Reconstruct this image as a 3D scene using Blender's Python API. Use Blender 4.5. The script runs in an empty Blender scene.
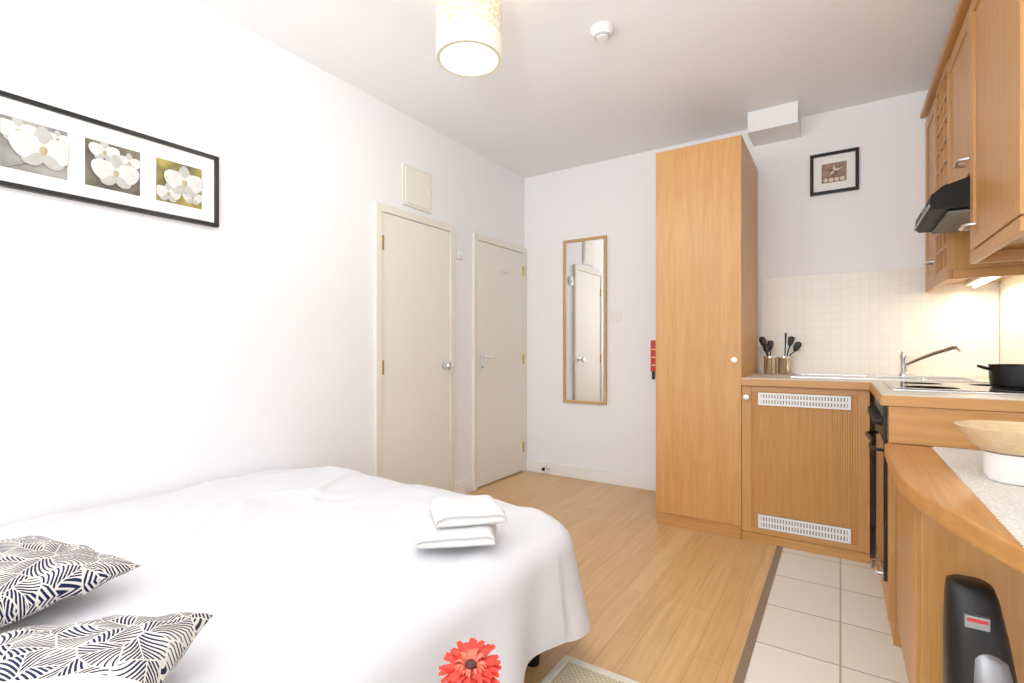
import bpy, bmesh, math, random
from mathutils import Vector, Matrix, noise
random.seed(4)
S = bpy.context.scene
try:
    S.view_settings.view_transform = 'Standard'
    S.view_settings.look = 'None'
    S.view_settings.exposure = 0.0
    S.view_settings.gamma = 1.15
except Exception as e:
    print(e)

def lin(c):
    return tuple(((v/255)/12.92 if v/255 <= .04045 else ((v/255+.055)/1.055)**2.4) for v in c)+(1,)

# ---------------------------------------------------------------- materials
class NT:
    def __init__(s, name):
        s.m = bpy.data.materials.new(name); s.m.use_nodes = True
        s.t = s.m.node_tree; s.b = s.t.nodes['Principled BSDF']
    def n(s, typ, **kw):
        nd = s.t.nodes.new(typ)
        for k, v in kw.items(): setattr(nd, k, v)
        return nd
    def l(s, a, b): s.t.links.new(a, b)
    def math(s, op, a, b=None, clamp=False):
        nd = s.n('ShaderNodeMath', operation=op); nd.use_clamp = clamp
        for i, v in enumerate((a, b)):
            if v is None: continue
            if isinstance(v, (int, float)): nd.inputs[i].default_value = v
            else: s.l(v, nd.inputs[i])
        return nd.outputs[0]
    def coord(s, which='Object'):
        return s.n('ShaderNodeTexCoord').outputs[which]
    def mapping(s, vec, scale=(1,1,1), loc=(0,0,0), rot=(0,0,0)):
        m = s.n('ShaderNodeMapping'); s.l(vec, m.inputs[0])
        m.inputs['Scale'].default_value = scale; m.inputs['Location'].default_value = loc
        m.inputs['Rotation'].default_value = rot
        return m.outputs[0]
    def ramp(s, fac, stops):
        r = s.n('ShaderNodeValToRGB'); s.l(fac, r.inputs[0])
        e = r.color_ramp.elements
        while len(e) < len(stops): e.new(.5)
        for i, (p, c) in enumerate(stops):
            e[i].position = p; e[i].color = c
        return r.outputs[0]
    def bump(s, h, strength=.1, dist=.01):
        b = s.n('ShaderNodeBump'); b.inputs['Strength'].default_value = strength
        b.inputs['Distance'].default_value = dist
        s.l(h, b.inputs['Height']); s.l(b.outputs[0], s.b.inputs['Normal'])
    def mix(s, fac, a, b, typ='MIX'):
        m = s.n('ShaderNodeMix', data_type='RGBA', blend_type=typ)
        for inp, v in ((m.inputs[0], fac), (m.inputs[6], a), (m.inputs[7], b)):
            if isinstance(v, (int, float)): inp.default_value = v
            elif isinstance(v, tuple): inp.default_value = v
            else: s.l(v, inp)
        return m.outputs[2]

def simple(name, rgb, rough=.5, metal=0, nscale=30, var=.03, bump=0.0, spec=None, coat=0):
    s = NT(name); c = lin(rgb)
    nz = s.n('ShaderNodeTexNoise'); s.l(s.coord(), nz.inputs['Vector'])
    nz.inputs['Scale'].default_value = nscale; nz.inputs['Detail'].default_value = 4
    d = tuple(max(0, v*(1-var)) for v in c[:3])+(1,)
    s.l(s.ramp(nz.outputs[0], [(.3, d), (.7, c)]), s.b.inputs['Base Color'])
    s.b.inputs['Roughness'].default_value = rough; s.b.inputs['Metallic'].default_value = metal
    if spec is not None: s.b.inputs['Specular IOR Level'].default_value = spec
    if coat: s.b.inputs['Coat Weight'].default_value = coat
    if bump: s.bump(nz.outputs[0], bump, .005)
    return s.m

def oak(name, light, dark, axis='z', rough=.38):
    s = NT(name); co = s.coord()
    sc = {'z': (1, 1, .05), 'y': (1, .05, 1), 'x': (.05, 1, 1)}[axis]
    v = s.mapping(co, scale=sc)
    n1 = s.n('ShaderNodeTexNoise'); s.l(v, n1.inputs['Vector'])
    n1.inputs['Scale'].default_value = 11; n1.inputs['Detail'].default_value = 2; n1.inputs['Distortion'].default_value = .3
    tri = s.math('PINGPONG', s.math('MULTIPLY', n1.outputs[0], 7), .5)
    n2 = s.n('ShaderNodeTexNoise'); s.l(v, n2.inputs['Vector'])
    n2.inputs['Scale'].default_value = 160; n2.inputs['Detail'].default_value = 4
    f = s.math('ADD', s.math('MULTIPLY', tri, .55), s.math('MULTIPLY', n2.outputs[0], .75))
    s.l(s.ramp(f, [(.2, lin(light)), (.95, lin(dark))]), s.b.inputs['Base Color'])
    s.b.inputs['Roughness'].default_value = rough
    s.bump(n2.outputs[0], .06, .002)
    return s.m

def bricktex(s, vec, w, h, mortar, c1, c2, cm, offset=0, freq=2, smooth=.1):
    b = s.n('ShaderNodeTexBrick'); s.l(vec, b.inputs['Vector'])
    b.offset = offset; b.offset_frequency = freq; b.squash = 1
    b.inputs['Scale'].default_value = 1
    b.inputs['Brick Width'].default_value = w; b.inputs['Row Height'].default_value = h
    b.inputs['Mortar Size'].default_value = mortar; b.inputs['Mortar Smooth'].default_value = smooth
    b.inputs['Color1'].default_value = c1; b.inputs['Color2'].default_value = c2
    b.inputs['Mortar'].default_value = cm
    return b

def swz(s, a, b, la=0, lb=0):
    sep = s.n('ShaderNodeSeparateXYZ'); s.l(s.coord(), sep.inputs[0])
    cmb = s.n('ShaderNodeCombineXYZ')
    s.l(s.math('ADD', sep.outputs[a], la), cmb.inputs[0]); s.l(s.math('ADD', sep.outputs[b], lb), cmb.inputs[1])
    return cmb.outputs[0]

def floor_mat():
    s = NT('laminate_oak')
    v = swz(s, 'Y', 'X', 7.3, 5)
    br = bricktex(s, v, .95, .095, .001, lin((225,181,125)), lin((213,165,107)), lin((178,132,84)), offset=.37, freq=3)
    br.inputs['Bias'].default_value = 0
    nz = s.n('ShaderNodeTexNoise'); s.l(s.mapping(s.coord(), scale=(1, .05, 1)), nz.inputs['Vector'])
    nz.inputs['Scale'].default_value = 55; nz.inputs['Detail'].default_value = 5
    g = s.ramp(nz.outputs[0], [(.3, (.84,.79,.71,1)), (.65, (1,1,1,1))])
    s.l(s.mix(1.0, br.outputs[0], g, 'MULTIPLY'), s.b.inputs['Base Color'])
    s.b.inputs['Roughness'].default_value = .32
    return s.m

def tile_mat(name, a, b, la, lb, size, c1, c2, cm, mortar, rough, bump=.3):
    s = NT(name); v = swz(s, a, b, la, lb)
    br = bricktex(s, v, size, size, mortar, lin(c1), lin(c2), lin(cm))
    s.l(br.outputs[0], s.b.inputs['Base Color']); s.b.inputs['Roughness'].default_value = rough
    inv = s.math('SUBTRACT', 1, br.outputs['Fac'])
    s.bump(inv, bump, .003)
    return s.m

M = {}
M['wall'] = simple('wall_paint', (246,246,248), .75, var=.01, nscale=60, bump=.03)
M['ceil'] = simple('ceiling_paint', (248,248,250), .8, var=.01, nscale=50)
M['door'] = simple('door_paint', (241,238,228), .45, var=.015)
M['trim'] = simple('trim_paint', (246,245,242), .4, var=.01)
M['doorframe'] = simple('door_frame_paint', (236,231,218), .45, var=.015)
M['floor'] = floor_mat()
M['tile'] = tile_mat('floor_tile', 'X', 'Y', 4.96-.08+.07, 3.3*3-3.06, .33, (242,235,221), (236,228,213), (176,162,142), .0035, .3)
M['splash_b'] = tile_mat('splash_tile_back', 'X', 'Z', 5, -.93+2, .05, (242,237,228), (240,235,225), (229,223,212), .0013, .25, .15)
M['splash_r'] = tile_mat('splash_tile_right', 'Y', 'Z', 5, -.93+2, .05, (242,237,228), (240,235,225), (229,223,212), .0013, .25, .15)
M['oak'] = oak('oak_veneer', (212,158,90), (188,129,66))
M['oakc'] = oak('oak_cabinet', (203,147,82), (176,118,58))
M['oakh'] = oak('oak_horizontal', (205,149,84), (178,120,60), axis='x')
M['oaky'] = oak('oak_long', (203,143,76), (174,114,54), axis='y')
M['mirfr'] = oak('mirror_oak', (208,166,106), (178,134,78))
M['worktop'] = simple('worktop_laminate', (226,216,200), .35, var=.16, nscale=220)
M['steel'] = simple('brushed_steel', (215,215,215), .28, metal=1, var=.05)
M['chrome'] = simple('chrome', (225,225,228), .1, metal=1, var=.01)
M['brass'] = simple('brass', (205,170,100), .3, metal=1)
M['black'] = simple('black_plastic', (14,14,16), .4, var=.2, spec=.35)
M['hoodblack'] = simple('hood_enamel', (8,8,9), .55, var=.2, spec=.2)
M['blackgl'] = simple('black_glass', (8,8,9), .06, var=.1)
M['blackwood'] = simple('black_frame', (14,12,11), .4, var=.2, spec=.3)
M['mat'] = simple('mount_card', (243,242,238), .8, var=.01)
M['white'] = simple('white_plastic', (240,240,238), .4, var=.01)
M['ceramic'] = simple('white_ceramic', (242,240,236), .15, var=.01)
M['grey'] = simple('grey_slot', (120,118,114), .6)
M['lgrey'] = simple('light_grey_plastic', (196,196,196), .6)
M['dark'] = simple('dark_void', (60,54,46), .8)
M['red'] = simple('red_enamel', (205,28,20), .35, var=.05)
M['yellow'] = simple('label_yellow', (235,200,60), .5)
M['strip'] = simple('threshold_metal', (142,127,110), .4, metal=.3, var=.1)
M['bamboo'] = oak('bamboo_bowl', (236,208,164), (214,178,126), axis='x')
M['bedbase'] = simple('bed_base', (70,58,50), .7)
M['duvet'] = simple('white_cotton', (226,226,230), .95, var=.015, nscale=12, bump=.05, spec=.1)
M['towel'] = simple('towel_terry', (236,235,233), .95, var=.08, nscale=300, bump=.7, spec=.1)
M['silver'] = simple('silver_plastic', (150,152,156), .35, metal=.6)
M['stem'] = simple('stem_green', (70,110,45), .5)
M['petal'] = simple('gerbera_petal', (228,46,28), .55, var=.3, nscale=60)
M['petalc'] = simple('gerbera_centre', (70,20,25), .7, var=.4, nscale=200)
M['petali'] = simple('gerbera_inner', (244,110,84), .6, var=.2)
M['vase'] = simple('vase_ceramic', (225,222,215), .2)
M['tablew'] = simple('side_table_white', (232,230,226), .4)
M['cream'] = simple('cream_paper', (232,226,208), .7, nscale=40, var=.1)

def mirror_mat():
    s = NT('mirror_glass'); s.b.inputs['Base Color'].default_value = (.95,.96,.95,1)
    s.b.inputs['Metallic'].default_value = 1; s.b.inputs['Roughness'].default_value = .01
    return s.m
M['mirror'] = mirror_mat()

def shade_mat():
    s = NT('lampshade_fabric')
    v = s.n('ShaderNodeTexVoronoi', feature='DISTANCE_TO_EDGE'); v.inputs['Scale'].default_value = 42
    s.l(s.coord(), v.inputs['Vector'])
    pat = s.math('SUBTRACT', 1, s.math('MULTIPLY', v.outputs['Distance'], 5, True))
    sep = s.n('ShaderNodeSeparateXYZ'); s.l(s.coord(), sep.inputs[0])
    up = s.math('GREATER_THAN', sep.outputs[2], 2.275)
    c = s.mix(s.math('MULTIPLY', s.math('SUBTRACT', 1, pat), up), lin((238,233,218)), lin((216,198,152)))
    s.l(c, s.b.inputs['Base Color'])
    s.l(c, s.b.inputs['Emission Color']); s.b.inputs['Emission Strength'].default_value = .18
    s.b.inputs['Roughness'].default_value = .8
    return s.m
M['shade'] = shade_mat()
def emis(name, rgb, st):
    s = NT(name); s.b.inputs['Base Color'].default_value = lin(rgb)
    nz = s.n('ShaderNodeTexNoise'); nz.inputs['Scale'].default_value = 5
    s.l(s.ramp(nz.outputs[0], [(0, lin(rgb)), (1, lin(rgb))]), s.b.inputs['Emission Color'])
    s.b.inputs['Emission Strength'].default_value = st
    return s.m
M['diff'] = emis('lamp_diffuser', (255,250,235), 1.6)
M['tube'] = emis('tube_light', (255,235,190), 9)

def leaf_mat(name, limit):
    s = NT(name)
    co = s.coord('UV')
    sc = s.mapping(co, scale=(7.5, 7.5, 0))
    vo = s.n('ShaderNodeTexVoronoi'); vo.voronoi_dimensions = '2D'; vo.inputs['Scale'].default_value = 1
    s.l(sc, vo.inputs['Vector'])
    sub = s.n('ShaderNodeVectorMath', operation='SUBTRACT'); s.l(sc, sub.inputs[0]); s.l(vo.outputs['Position'], sub.inputs[1])
    sepc = s.n('ShaderNodeSeparateColor'); s.l(vo.outputs['Color'], sepc.inputs[0])
    rot = s.n('ShaderNodeVectorRotate', rotation_type='Z_AXIS'); s.l(sub.outputs[0], rot.inputs['Vector'])
    s.l(s.math('MULTIPLY', sepc.outputs[0], 6.283), rot.inputs['Angle'])
    sp = s.n('ShaderNodeSeparateXYZ'); s.l(rot.outputs[0], sp.inputs[0])
    ay = s.math('ABSOLUTE', sp.outputs[1])
    cur = s.math('MULTIPLY', s.math('MULTIPLY', ay, ay), 1.2)
    st = s.math('FRACT', s.math('MULTIPLY', s.math('SUBTRACT', s.math('ADD', sp.outputs[0], cur), s.math('MULTIPLY', ay, 1.9)), 5.2))
    stripe = s.math('GREATER_THAN', st, s.math('ADD', .30, s.math('MULTIPLY', ay, .55)))
    rib = s.math('GREATER_THAN', ay, .02)
    v2 = s.n('ShaderNodeTexVoronoi', feature='DISTANCE_TO_EDGE'); v2.voronoi_dimensions = '2D'; v2.inputs['Scale'].default_value = 1
    s.l(sc, v2.inputs['Vector'])
    edge = s.math('GREATER_THAN', v2.outputs['Distance'], .025)
    f = s.math('MULTIPLY', s.math('MULTIPLY', stripe, rib), edge)
    spu = s.n('ShaderNodeSeparateXYZ'); s.l(co, spu.inputs[0])
    band = s.math('LESS_THAN', spu.outputs[0], limit)
    f = s.math('MULTIPLY', f, band)
    s.l(s.mix(f, lin((228,223,213)), lin((22,32,66))), s.b.inputs['Base Color'])
    s.b.inputs['Roughness'].default_value = .9
    s.b.inputs['Specular IOR Level'].default_value = .15
    return s.m
M['leaf'] = leaf_mat('cushion_leaf_print', .62)
M['leaf2'] = leaf_mat('cushion_leaf_print_half', .56)

def orchid_mat(seed, c0, tint):
    s = NT('orchid_background'); nz = s.n('ShaderNodeTexNoise'); s.l(s.coord(), nz.inputs['Vector'])
    nz.inputs['Scale'].default_value = 9+seed; nz.inputs['Detail'].default_value = 2
    s.l(s.ramp(nz.outputs[0], [(.35, lin(c0)), (.7, lin(tint))]), s.b.inputs['Base Color'])
    s.b.inputs['Roughness'].default_value = .5
    return s.m

def lace_mat():
    s = NT('runner_linen'); v = s.n('ShaderNodeTexVoronoi'); v.inputs['Scale'].default_value = 130; s.l(s.coord(), v.inputs['Vector'])
    s.l(s.ramp(v.outputs['Distance'], [(.2, lin((240,236,227))), (.6, lin((220,214,203)))]), s.b.inputs['Base Color'])
    s.b.inputs['Roughness'].default_value = .9; s.bump(v.outputs['Distance'], .3, .002)
    return s.m
M['runner'] = lace_mat()
def weave_mat():
    s = NT('woven_mat'); v = swz(s, 'X', 'Y')
    br = bricktex(s, v, .02, .01, .0016, lin((228,218,190)), lin((214,204,172)), lin((170,158,126)), offset=.5)
    s.l(br.outputs[0], s.b.inputs['Base Color']); s.b.inputs['Roughness'].default_value = .85
    return s.m
M['weave'] = weave_mat()

# ---------------------------------------------------------------- geometry helpers
def link(o): S.collection.objects.link(o); return o
def grp(name):
    e = bpy.data.objects.new(name, None); e.empty_display_size = .1; return link(e)
def meshobj(name, verts, faces, mat, parent=None, smooth=False):
    me = bpy.data.meshes.new(name); me.from_pydata([tuple(v) for v in verts], [], faces); me.update()
    bm = bmesh.new(); bm.from_mesh(me); bmesh.ops.recalc_face_normals(bm, faces=bm.faces); bm.to_mesh(me); bm.free()
    o = link(bpy.data.objects.new(name, me)); me.materials.append(mat)
    if smooth:
        for p in me.polygons: p.use_smooth = True
    if parent: o.parent = parent
    return o
def box(name, a, b, mat, parent=None, bev=0.0, rotz=0):
    a = Vector(a); b = Vector(b); c = (a+b)/2; d = (b-a)
    bm = bmesh.new(); bmesh.ops.create_cube(bm, size=1)
    for v in bm.verts: v.co = Vector((v.co.x*d.x, v.co.y*d.y, v.co.z*d.z))
    if bev: bmesh.ops.bevel(bm, geom=bm.edges[:], offset=min(bev, .45*min(abs(x) for x in d)), segments=2, affect='EDGES', profile=.6)
    R = Matrix.Rotation(rotz, 3, 'Z')
    for v in bm.verts: v.co = R@v.co + c
    me = bpy.data.meshes.new(name); bm.to_mesh(me); bm.free(); me.materials.append(mat)
    o = link(bpy.data.objects.new(name, me))
    if parent: o.parent = parent
    return o
def lathe(name, prof, c, mat, parent=None, n=40, axis='z'):
    vs = []; fs = []
    for (r, h) in prof:
        for i in range(n):
            t = 2*math.pi*i/n
            p = (r*math.cos(t), r*math.sin(t), h)
            if axis == 'x': p = (p[2], p[0], p[1])
            if axis == 'y': p = (p[0], p[2], p[1])
            vs.append(Vector(p)+Vector(c))
    for j in range(len(prof)-1):
        for i in range(n):
            k = (i+1) % n
            fs.append((j*n+i, j*n+k, (j+1)*n+k, (j+1)*n+i))
    if prof[0][0] > 1e-4: fs.append(tuple(range(n)))
    if prof[-1][0] > 1e-4: fs.append(tuple(range((len(prof)-1)*n, len(prof)*n)))
    o = meshobj(name, vs, fs, mat, parent, smooth=True)
    m = o.modifiers.new('es', 'EDGE_SPLIT'); m.split_angle = math.radians(40)
    return o
def tube(name, pts, r, mat, parent=None, cyc=False):
    cu = bpy.data.curves.new(name, 'CURVE'); cu.dimensions = '3D'; cu.bevel_depth = r; cu.bevel_resolution = 4; cu.use_fill_caps = True
    sp = cu.splines.new('BEZIER'); sp.bezier_points.add(len(pts)-1)
    for i, p in enumerate(pts):
        bp = sp.bezier_points[i]; bp.co = p; bp.handle_left_type = bp.handle_right_type = 'AUTO'
    sp.use_cyclic_u = cyc
    tmp = bpy.data.objects.new(name+'_c', cu); link(tmp)
    dg = bpy.context.evaluated_depsgraph_get(); me = bpy.data.meshes.new_from_object(tmp.evaluated_get(dg))
    bpy.data.objects.remove(tmp)
    me.name = name; me.materials.clear(); me.materials.append(mat)
    for p in me.polygons: p.use_smooth = True
    o = link(bpy.data.objects.new(name, me))
    if parent: o.parent = parent
    return o
def prism(name, poly, z0, z1, mat, parent=None, bev=0):
    bm = bmesh.new(); vs = [bm.verts.new((x, y, z0)) for x, y in poly]; f = bm.faces.new(vs)
    r = bmesh.ops.extrude_face_region(bm, geom=[f])
    for v in [g for g in r['geom'] if isinstance(g, bmesh.types.BMVert)]: v.co.z = z1
    bmesh.ops.recalc_face_normals(bm, faces=bm.faces)
    if bev:
        es = [e for e in bm.edges if len(e.link_faces) == 2 and e.calc_face_angle(0) > .6]
        bmesh.ops.bevel(bm, geom=es, offset=bev, segments=3, affect='EDGES', profile=.5)
    me = bpy.data.meshes.new(name); bm.to_mesh(me); bm.free(); me.materials.append(mat)
    o = link(bpy.data.objects.new(name, me))
    if parent: o.parent = parent
    return o

# ---------------------------------------------------------------- dimensions
XL, XR, YB, YF, H = -2.38, .75, 3.83, -3.2, 2.63

# room shell
box('wall_left', (XL-.1, YF-.1, 0), (XL, YB+.1, H), M['wall'])
box('wall_back', (XL, YB, 0), (XR, YB+.1, H), M['wall'])
box('wall_right', (XR, YF-.1, 0), (XR+.1, YB+.1, H), M['wall'])
wf = grp('wall_front')
wx0, wx1, wz0, wz1 = -2.1, .45, .7, 2.45
box('wf_left', (XL, YF-.1, 0), (wx0, YF, H), M['wall'], wf)
box('wf_right', (wx1, YF-.1, 0), (XR, YF, H), M['wall'], wf)
box('wf_low', (wx0, YF-.1, 0), (wx1, YF, wz0), M['wall'], wf)
box('wf_top', (wx0, YF-.1, wz1), (wx1, YF, H), M['wall'], wf)
wn = grp('window_1')
for nm, a, b in (('jamb_l', (wx0, YF-.08, wz0), (wx0+.05, YF-.03, wz1)), ('jamb_r', (wx1-.05, YF-.08, wz0), (wx1, YF-.03, wz1)),
                 ('head', (wx0, YF-.08, wz1-.05), (wx1, YF-.03, wz1)), ('sill', (wx0, YF-.08, wz0), (wx1, YF-.03, wz0+.05)),
                 ('mullion', (-.85, YF-.08, wz0), (-.80, YF-.03, wz1))):
    box(nm, a, b, M['trim'], wn)
box('ceiling', (XL-.1, YF-.1, H), (XR+.1, YB+.1, H+.1), M['ceil'])
box('floor', (XL-.1, YF-.1, -.1), (-.295, YB+.1, 0), M['floor'])
box('floor_kitchen', (-.265, YF-.1, -.1), (XR+.1, YB+.1, 0), M['tile'])
box('trim_1', (-.295, YF-.1, -.1), (-.265, YB+.1, .004), M['strip'])
box('baseboard_back', (XL+.001, YB-.018, 0), (-.975, YB, .105), M['trim'], bev=.005)
box('baseboard_left', (XL, 2.825, 0), (XL+.018, 3.055, .105), M['trim'], bev=.005)
box('baseboard_side', (XL, YF, 0), (XL+.018, 2.085, .105), M['trim'], bev=.005)

# boxed-in soffit at ceiling
box('trim_2', (-.505, 3.56, 2.50), (-.22, YB, H), M['wall'])

# splashback
box('tile_splashback', (-.455, YB-.009, .931), (XR-.012, YB-.001, 1.58), M['splash_b'])
box('tile_splashback.001', (XR-.009, 2.30, .931), (XR-.001, YB-.012, 1.58), M['splash_r'])

# ---------------------------------------------------------------- doors in left wall
def door(name, y0, y1, z1, knob):
    g = grp(name); x = XL+.001; fw = .048
    box('jamb_a', (x, y0, 0), (x+.026, y0+fw, z1), M['doorframe'], g, .003)
    box('jamb_b', (x, y1-fw, 0), (x+.026, y1, z1), M['doorframe'], g, .003)
    box('head', (x, y0+fw, z1-fw), (x+.026, y1-fw, z1), M['doorframe'], g, .003)
    box('shadow_gap', (x, y0+fw, .005), (x+.003, y1-fw, z1-fw), M['dark'], g)
    box('leaf', (x, y0+fw+.003, .012), (x+.016, y1-fw-.003, z1-fw-.003), M['door'], g, .002)
    xx = x+.016
    if knob == 'knob':
        yk = y1-fw-.06; zk = .975
        lathe('knob', [(.026, 0), (.026, .006), (.012, .008), (.011, .03), (.026, .038), (.03, .052), (.024, .064), (.001, .067)], (xx, yk, zk), M['steel'], g, axis='x', n=28)
        hy = y0+fw+.003
        hz = (.25, .98, 1.75)
    else:
        yk = y0+fw+.06; zk = 1.0
        box('backplate', (xx, yk-.02, zk-.09), (xx+.006, yk+.02, zk+.08), M['steel'], g, .003)
        tube('lever', [(xx, yk, zk+.03), (xx+.045, yk, zk+.03), (xx+.05, yk+.03, zk+.03), (xx+.05, yk+.11, zk+.028)], .008, M['chrome'], g)
        lathe('keyhole', [(.008, 0), (.008, .003)], (xx+.006, yk, zk-.05), M['dark'], g, axis='x', n=14)
        hy = y1-fw-.006
        hz = (.22, 1.0, 1.78)
        tube('coat_hook', [(xx, 3.47, 1.735), (xx+.03, 3.47, 1.72), (xx+.042, 3.47, 1.74)], .004, M['steel'], g)
        box('hook_plate', (xx, 3.44, 1.73), (xx+.004, 3.50, 1.742), M['steel'], g, .0015)
    for i, z in enumerate(hz):
        box('hinge_%d' % i, (x+.014, hy-.008, z-.045), (x+.03, hy+.008, z+.045), M['brass'], g, .003)
door('door_1', 2.085, 2.825, 1.99, 'knob')
door('door_2', 3.055, 3.828, 1.99, 'lever')

# access hatch
h = grp('access_hatch')
box('hatch_frame', (XL+.001, 2.315, 2.03), (XL+.014, 2.59, 2.30), M['doorframe'], h, .004)
box('hatch_panel', (XL+.014, 2.335, 2.05), (XL+.02, 2.57, 2.28), M['door'], h, .003)
box('hatch_catch', (XL+.02, 2.545, 2.15), (XL+.026, 2.56, 2.18), M['white'], h, .002)
# thermostat / switches
t = grp('wall_thermostat')
box('case', (XL+.001, 2.865, 1.76), (XL+.026, 2.935, 1.85), M['white'], t, .006)
lathe('dial', [(.018, 0), (.016, .008)], (XL+.026, 2.9, 1.80), M['trim'], t, axis='x', n=20)
t = grp('light_switch')
box('plate', (-1.555, YB-.01, 1.31), (-1.47, YB-.001, 1.395), M['white'], t, .003)
box('rocker', (-1.525, YB-.014, 1.335), (-1.50, YB-.01, 1.37), M['trim'], t, .002)

# door stop / pipe on skirting
d = grp('door_stop')
lathe('base', [(.022, 0), (.018, -.01), (.009, -.014), (.009, -.05), (.014, -.052), (.014, -.07), (.002, -.072)], (-2.13, YB-.019, .06), M['chrome'], d, axis='y', n=20)
lathe('tip', [(.015, -.07), (.015, -.082), (.002, -.084)], (-2.13, YB-.019, .06), M['black'], d, axis='y', n=20)

# ---------------------------------------------------------------- orchid triptych on left wall
def frame4(g, mode, c, u0, u1, z0, z1, b, t, mat):
    def bx(nm, a0, a1, b0, b1):
        if mode == 'x': box(nm, (c, a0, b0), (c+t, a1, b1), mat, g, .002)
        else: box(nm, (a0, c-t, b0), (a1, c, b1), mat, g, .002)
    bx('stile_l', u0, u0+b, z0, z1); bx('stile_r', u1-b, u1, z0, z1)
    bx('rail_t', u0+b, u1-b, z1-b, z1); bx('rail_b', u0+b, u1-b, z0, z0+b)
g = grp('framed_orchid_print')
fy0, fy1, fz0, fz1 = .39, 1.165, 1.647, 1.965; x = XL+.001
frame4(g, 'x', x, fy0, fy1, fz0, fz1, .016, .028, M['blackwood'])
box('mount', (x, fy0+.01, fz0+.01), (x+.014, fy1-.01, fz1-.01), M['mat'], g)
cz = (fz0+fz1)/2-.005
tints = [((120,118,110), (176,176,166)), ((62,56,46), (120,112,92)), ((70,62,26), (176,158,66))]
cent = [.548, .775, 1.008]
petal = simple('orchid_petal', (222,221,216), .6, var=.16, nscale=40)
petal2 = simple('orchid_petal_shade', (190,188,180), .6, var=.16, nscale=40)
lip = simple('orchid_lip', (180,160,118), .6)
stemm = simple('orchid_stem', (90,96,60), .6)
def blob(name, cy, cz_, ry, rz, ang, mat, xx, par, lim):
    vs = [(xx+.0022, cy, cz_)]; n = 26
    for i in range(n):
        t = 2*math.pi*i/n; r = 1+.06*math.sin(3*t+ang)
        a, c = ry*math.cos(t)*r, rz*math.sin(t)*r
        yy = cy+a*math.cos(ang)-c*math.sin(ang); zz = cz_+a*math.sin(ang)+c*math.cos(ang)
        vs.append((xx, min(max(yy, lim[0]), lim[1]), min(max(zz, lim[2]), lim[3])))
    meshobj(name, vs, [(0, 1+i, 1+(i+1) % n) for i in range(n)], mat, par)
for k, cy in enumerate(cent):
    q = .088; lim = (cy-q, cy+q, cz-q, cz+q)
    box('photo_%d' % k, (x+.013, cy-q, cz-q), (x+.0155, cy+q, cz+q), orchid_mat(k, *tints[k]), g)
    fl = [[(.02, .0, 2.2), (-.045, .045, 1.4), (.06, .055, .8)], [(.005, -.02, 1.9), (-.03, .052, 1.2), (.05, .035, 1.0)], [(.015, .01, 1.9), (.05, -.045, 1.0), (-.045, -.05, 1.2)]][k]
    for j, (dy, dz, s2) in enumerate(sorted(fl, key=lambda f: f[2])):
        xx = x+.0165+j*.0032
        for a in (math.pi/2, -2.3, -.85):
            blob('sepal', cy+dy+math.cos(a)*.016*s2, cz+dz+math.sin(a)*.018*s2, .018*s2, .012*s2, a, petal2, xx, g, lim)
        for a in (.25, math.pi-.25):
            blob('petal', cy+dy+math.cos(a)*.02*s2, cz+dz+math.sin(a)*.008*s2, .022*s2, .020*s2, a, petal, xx+.0008, g, lim)
        blob('lip', cy+dy, cz+dz-.004, .005*s2, .007*s2, 0, lip, xx+.0022, g, lim)
    tube('spray', [(x+.0165, cy-.07, cz-.086), (x+.0165, cy-.01, cz-.05), (x+.0165, cy+.03, cz+.01), (x+.0165, cy-.01, cz+.07)], .0012, stemm, g)

# small framed print on back wall
g = grp('framed_print')
px0, px1, pz0, pz1 = -.167, .098, 2.095, 2.36; y = YB-.001
frame4(g, 'y', y, px0, px1, pz0, pz1, .02, .022, M['blackwood'])
box('mount', (px0+.01, y-.01, pz0+.01), (px1-.01, y, pz1-.01), M['mat'], g)
cx = (px0+px1)/2; czz = (pz0+pz1)/2
pb = simple('print_brown', (166,130,116), .6, var=.4, nscale=25)
box('picture', (cx-.068, y-.012, czz-.062), (cx+.068, y-.010, czz+.062), pb, g)
pl = simple('print_light', (222,208,192), .6); pd = simple('print_dark', (110,76,64), .6)
for i in range(4):
    lathe('pebble', [(.013, 0), (.011, -.003), (.001, -.005)], (cx-.045+i*.03, y-.012, czz-.045), pl, g, axis='y', n=16)
for i in range(5):
    a = math.pi/2+i*2*math.pi/5
    meshobj('star_arm', [(cx+.012*math.cos(a-.6), y-.0135, czz+.012+.012*math.sin(a-.6)), (cx+.05*math.cos(a), y-.0135, czz+.012+.04*math.sin(a)), (cx+.012*math.cos(a+.6), y-.0135, czz+.012+.012*math.sin(a+.6)), (cx, y-.016, czz+.012)],
            [(0, 1, 3), (1, 2, 3)], pd if i % 2 else pl, g)

# mirror
g = grp('wall_mirror')
mx0, mx1, mz0, mz1 = -1.98, -1.588, .637, 2.015; y = YB-.001
frame4(g, 'y', y, mx0, mx1, mz0, mz1, .022, .025, M['mirfr'])
box('glass', (mx0+.01, y-.012, mz0+.01), (mx1-.01, y-.006, mz1-.01), M['mirror'], g)

# fire blanket
g = grp('fire_blanket')
box('case', (-1.22, YB-.04, .92), (-1.04, YB-.001, 1.16), M['red'], g, .008)
for i in range(3):
    box('label_%d' % i, (-1.21, YB-.042, .965+i*.06), (-1.05, YB-.04, .973+i*.06), M['yellow'], g)
box('pull_tab_a', (-1.21, YB-.035, .86), (-1.19, YB-.02, .92), M['black'], g, .003)
box('pull_tab_b', (-1.17, YB-.035, .88), (-1.07, YB-.02, .92), M['black'], g, .003)

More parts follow.
